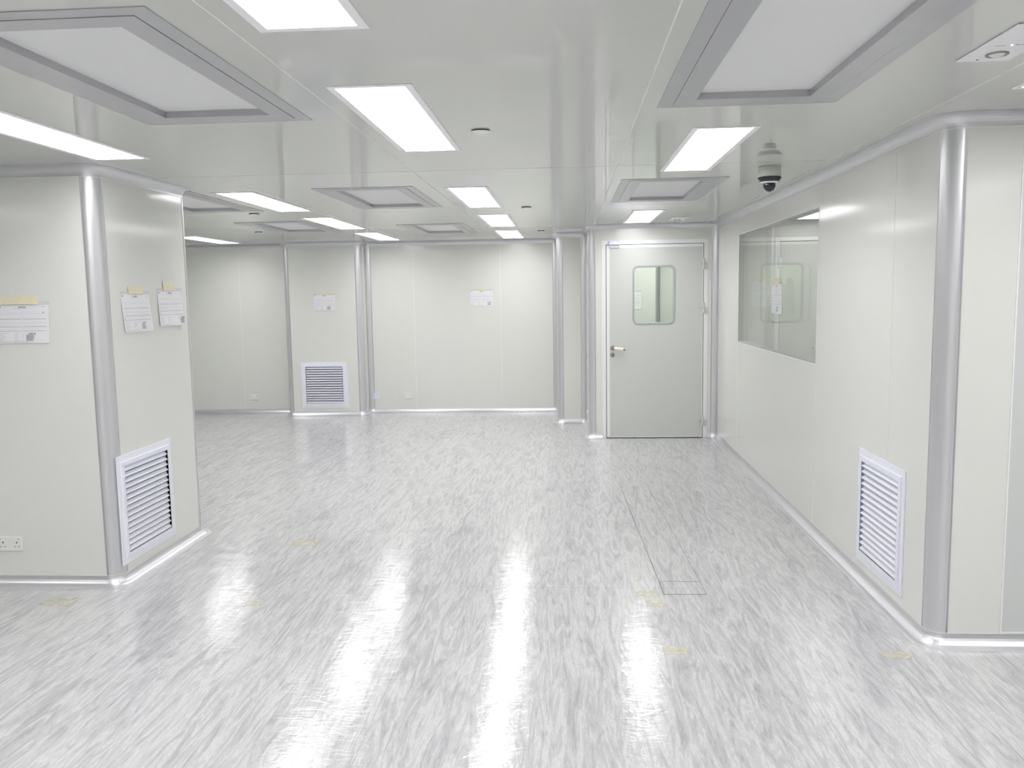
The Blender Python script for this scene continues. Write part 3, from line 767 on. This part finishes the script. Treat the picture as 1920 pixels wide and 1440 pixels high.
# ------------------------------------------------------------------ emergency light plates
def emerg(loc, lab):
    t = thing('emergency_light', lab, 'emergency light', loc, group='white ceiling plates with round lamp')
    b_ = MB(); b_.box(-0.085, 0.085, -0.195, 0.195, -0.006, -0.0003, bev=0.002); b_.build('plate', 'white', t)
    b_ = MB(); b_.lathe([(0.034, -0.006), (0.034, -0.010), (0.030, -0.011), (0.026, -0.008), (0.0, -0.0075)], (0.005, 0.105, 0), 'z', 32); rg = b_.build('lamp_ring', 'steel', t)
    b_ = MB(); b_.lathe([(0.024, -0.009), (0.016, -0.014), (0.0, -0.016)], (0.005, 0.105, 0), 'z', 24); b_.build('lens', 'plastic', rg)
    b_ = MB(); b_.lathe([(0.004, -0.006), (0.003, -0.009), (0.0, -0.0095)], (0.0, 0.005, 0), 'z', 12); b_.build('indicator', 'led', t)
    b_ = MB()
    for q in range(7): b_.box(0.010+q*0.009, 0.015+q*0.009, 0.000+0.004*(q % 2), 0.005+0.004*(q % 2), -0.0068, -0.0058)
    b_.build('printed_mark', 'ink', t); b_ = MB()
    for q in range(4): b_.box(-0.045+q*0.008, -0.041+q*0.008, 0.010, 0.0135, -0.0068, -0.0058)
    b_.build('printed_mark', 'ink', t); b_ = MB()
    b_.box(-0.030, -0.024, 0.165, 0.171, -0.0075, -0.0058)
    b_.build('screw', 'ink', t)
    return t
em = emerg((1.375, 2.755, H), 'emergency light plate at the upper right with a red indicator')
dup(em, (1.145, 8.80, H), None, 'emergency light plate near the door, right of the last light')

# ------------------------------------------------------------------ dome camera
t = thing('dome_camera', 'white and black dome security camera hanging from the ceiling by the right wall', 'security camera', (1.235, 5.27, H)); t.scale = (1.08, 1.08, 1.1)
b_ = MB(); b_.lathe([(0.0, -0.0003), (0.058, -0.0003), (0.060, -0.004), (0.061, -0.020), (0.062, -0.0215), (0.0625, -0.024), (0.0635, -0.052), (0.064, -0.056), (0.060, -0.0585), (0.0, -0.059)], seg=48); b_.build('housing', 'cambody', t)
b_ = MB(); b_.lathe([(0.059, -0.0575), (0.0655, -0.0600), (0.0655, -0.064), (0.053, -0.083), (0.050, -0.0835)], seg=48); b_.build('black_band', 'black', t)
b_ = MB(); b_.lathe([(0.0505, -0.0825), (0.051, -0.0865), (0.044, -0.0905), (0.036, -0.0915), (0.0, -0.0915)], seg=48); b_.build('white_ring', 'white', t)
b_ = MB(); b_.lathe([(0.033, -0.0905), (0.0345, -0.102)] + [(0.0345*math.cos(q*PI/20), -0.102-0.0345*math.sin(q*PI/20)) for q in range(1, 11)], seg=40); b_.build('dome', 'black', t)

# ------------------------------------------------------------------ floor hatch
t = thing('floor_hatch', 'long narrow hatch strip outlined in the floor near the right wall', 'floor hatch', (0, 0, 0))
c_ = [(0.430, 7.19), (0.513, 4.46), (0.748, 4.46), (0.665, 7.19)]
def shrink(p0, p1, p2, p3, e): 
    cx = sum(p[0] for p in (p0, p1, p2, p3))/4; 
    return [(p0[0]+e, p0[1]-e), (p1[0]+e, p1[1]+e), (p2[0]-e, p2[1]+e), (p3[0]-e, p3[1]-e)]
def slab(mb, pts, z0, z1):
    lo = [(x, y, z0) for x, y in pts]; hi = [(x, y, z1) for x, y in pts]
    mb.quad(hi); mb.quad(lo[::-1])
    for q in range(4): mb.quad([lo[q], lo[(q+1) % 4], hi[(q+1) % 4], hi[q]])
def lerp(a, b, f_): return (a[0]+(b[0]-a[0])*f_, a[1]+(b[1]-a[1])*f_)
f_ = (7.19-4.665)/(7.19-4.46)
m1, m2 = lerp(c_[0], c_[1], f_), lerp(c_[3], c_[2], f_)
b_ = MB(); slab(b_, c_, 0.0002, 0.0006); b_.build('gap_line', 'duct', t)
b_ = MB(); slab(b_, shrink(c_[0], m1, m2, c_[3], 0.0030), 0.0003, 0.0014); b_.build('cover_strip', 'floor', t)
b_ = MB(); slab(b_, shrink(m1, c_[1], c_[2], m2, 0.0030), 0.0003, 0.0014); b_.build('end_cover', 'floor', t)

# ------------------------------------------------------------------ tape residue on the floor
def resid(x, y, wx, wy, lab, seed):
    rnd = random.Random(seed); pts = []
    for q in range(22):
        a = 2*PI*q/22; sx = max(-1, min(1, 1.35*math.cos(a))); sy_ = max(-1, min(1, 1.35*math.sin(a)))
        pts.append((wx/2*sx*(1+rnd.uniform(-0.14, 0.06)), wy/2*sy_*(1+rnd.uniform(-0.2, 0.1))))
    b_ = MB(); b_.quad([(p[0], p[1], 0.0008) for p in pts])
    for q in range(22):
        p, p2 = pts[q], pts[(q+1) % 22]; b_.quad([(p[0], p[1], 0.0002), (p2[0], p2[1], 0.0002), (p2[0], p2[1], 0.0008), (p[0], p[1], 0.0008)])
    return tag(b_.build('tape_residue', 'residue', None, (x, y, 0.0003)), lab, 'tape mark', 'yellowed tape marks on the floor')
resid(-1.79, 5.38, 0.17, 0.16, 'yellowish tape mark on the open floor right of the left column', 1)
resid(-2.82, 4.27, 0.20, 0.13, 'yellowish tape mark on the floor in front of the left column', 2)
resid(0.455, 4.33, 0.11, 0.10, 'yellowish tape mark just in front of the floor hatch', 3)
resid(0.42, 4.47, 0.12, 0.10, 'faint tape mark touching the left of the hatch end', 4)
resid(0.48, 3.74, 0.11, 0.08, 'faint tape mark beside the right floor reflection', 5)
resid(1.47, 3.72, 0.12, 0.08, 'yellowish tape mark by the near corner of the right wall', 6)
resid(-1.72, 4.27, 0.10, 0.11, 'tape mark at the edge of the left floor reflection', 7)
resid(1.112, 5.62, 0.03, 0.025, 'small brown tape scrap on the floor between hatch and right wall, nearer', 8)
resid(1.125, 6.29, 0.03, 0.02, 'small dark tape scrap on the floor between hatch and right wall, farther', 9)
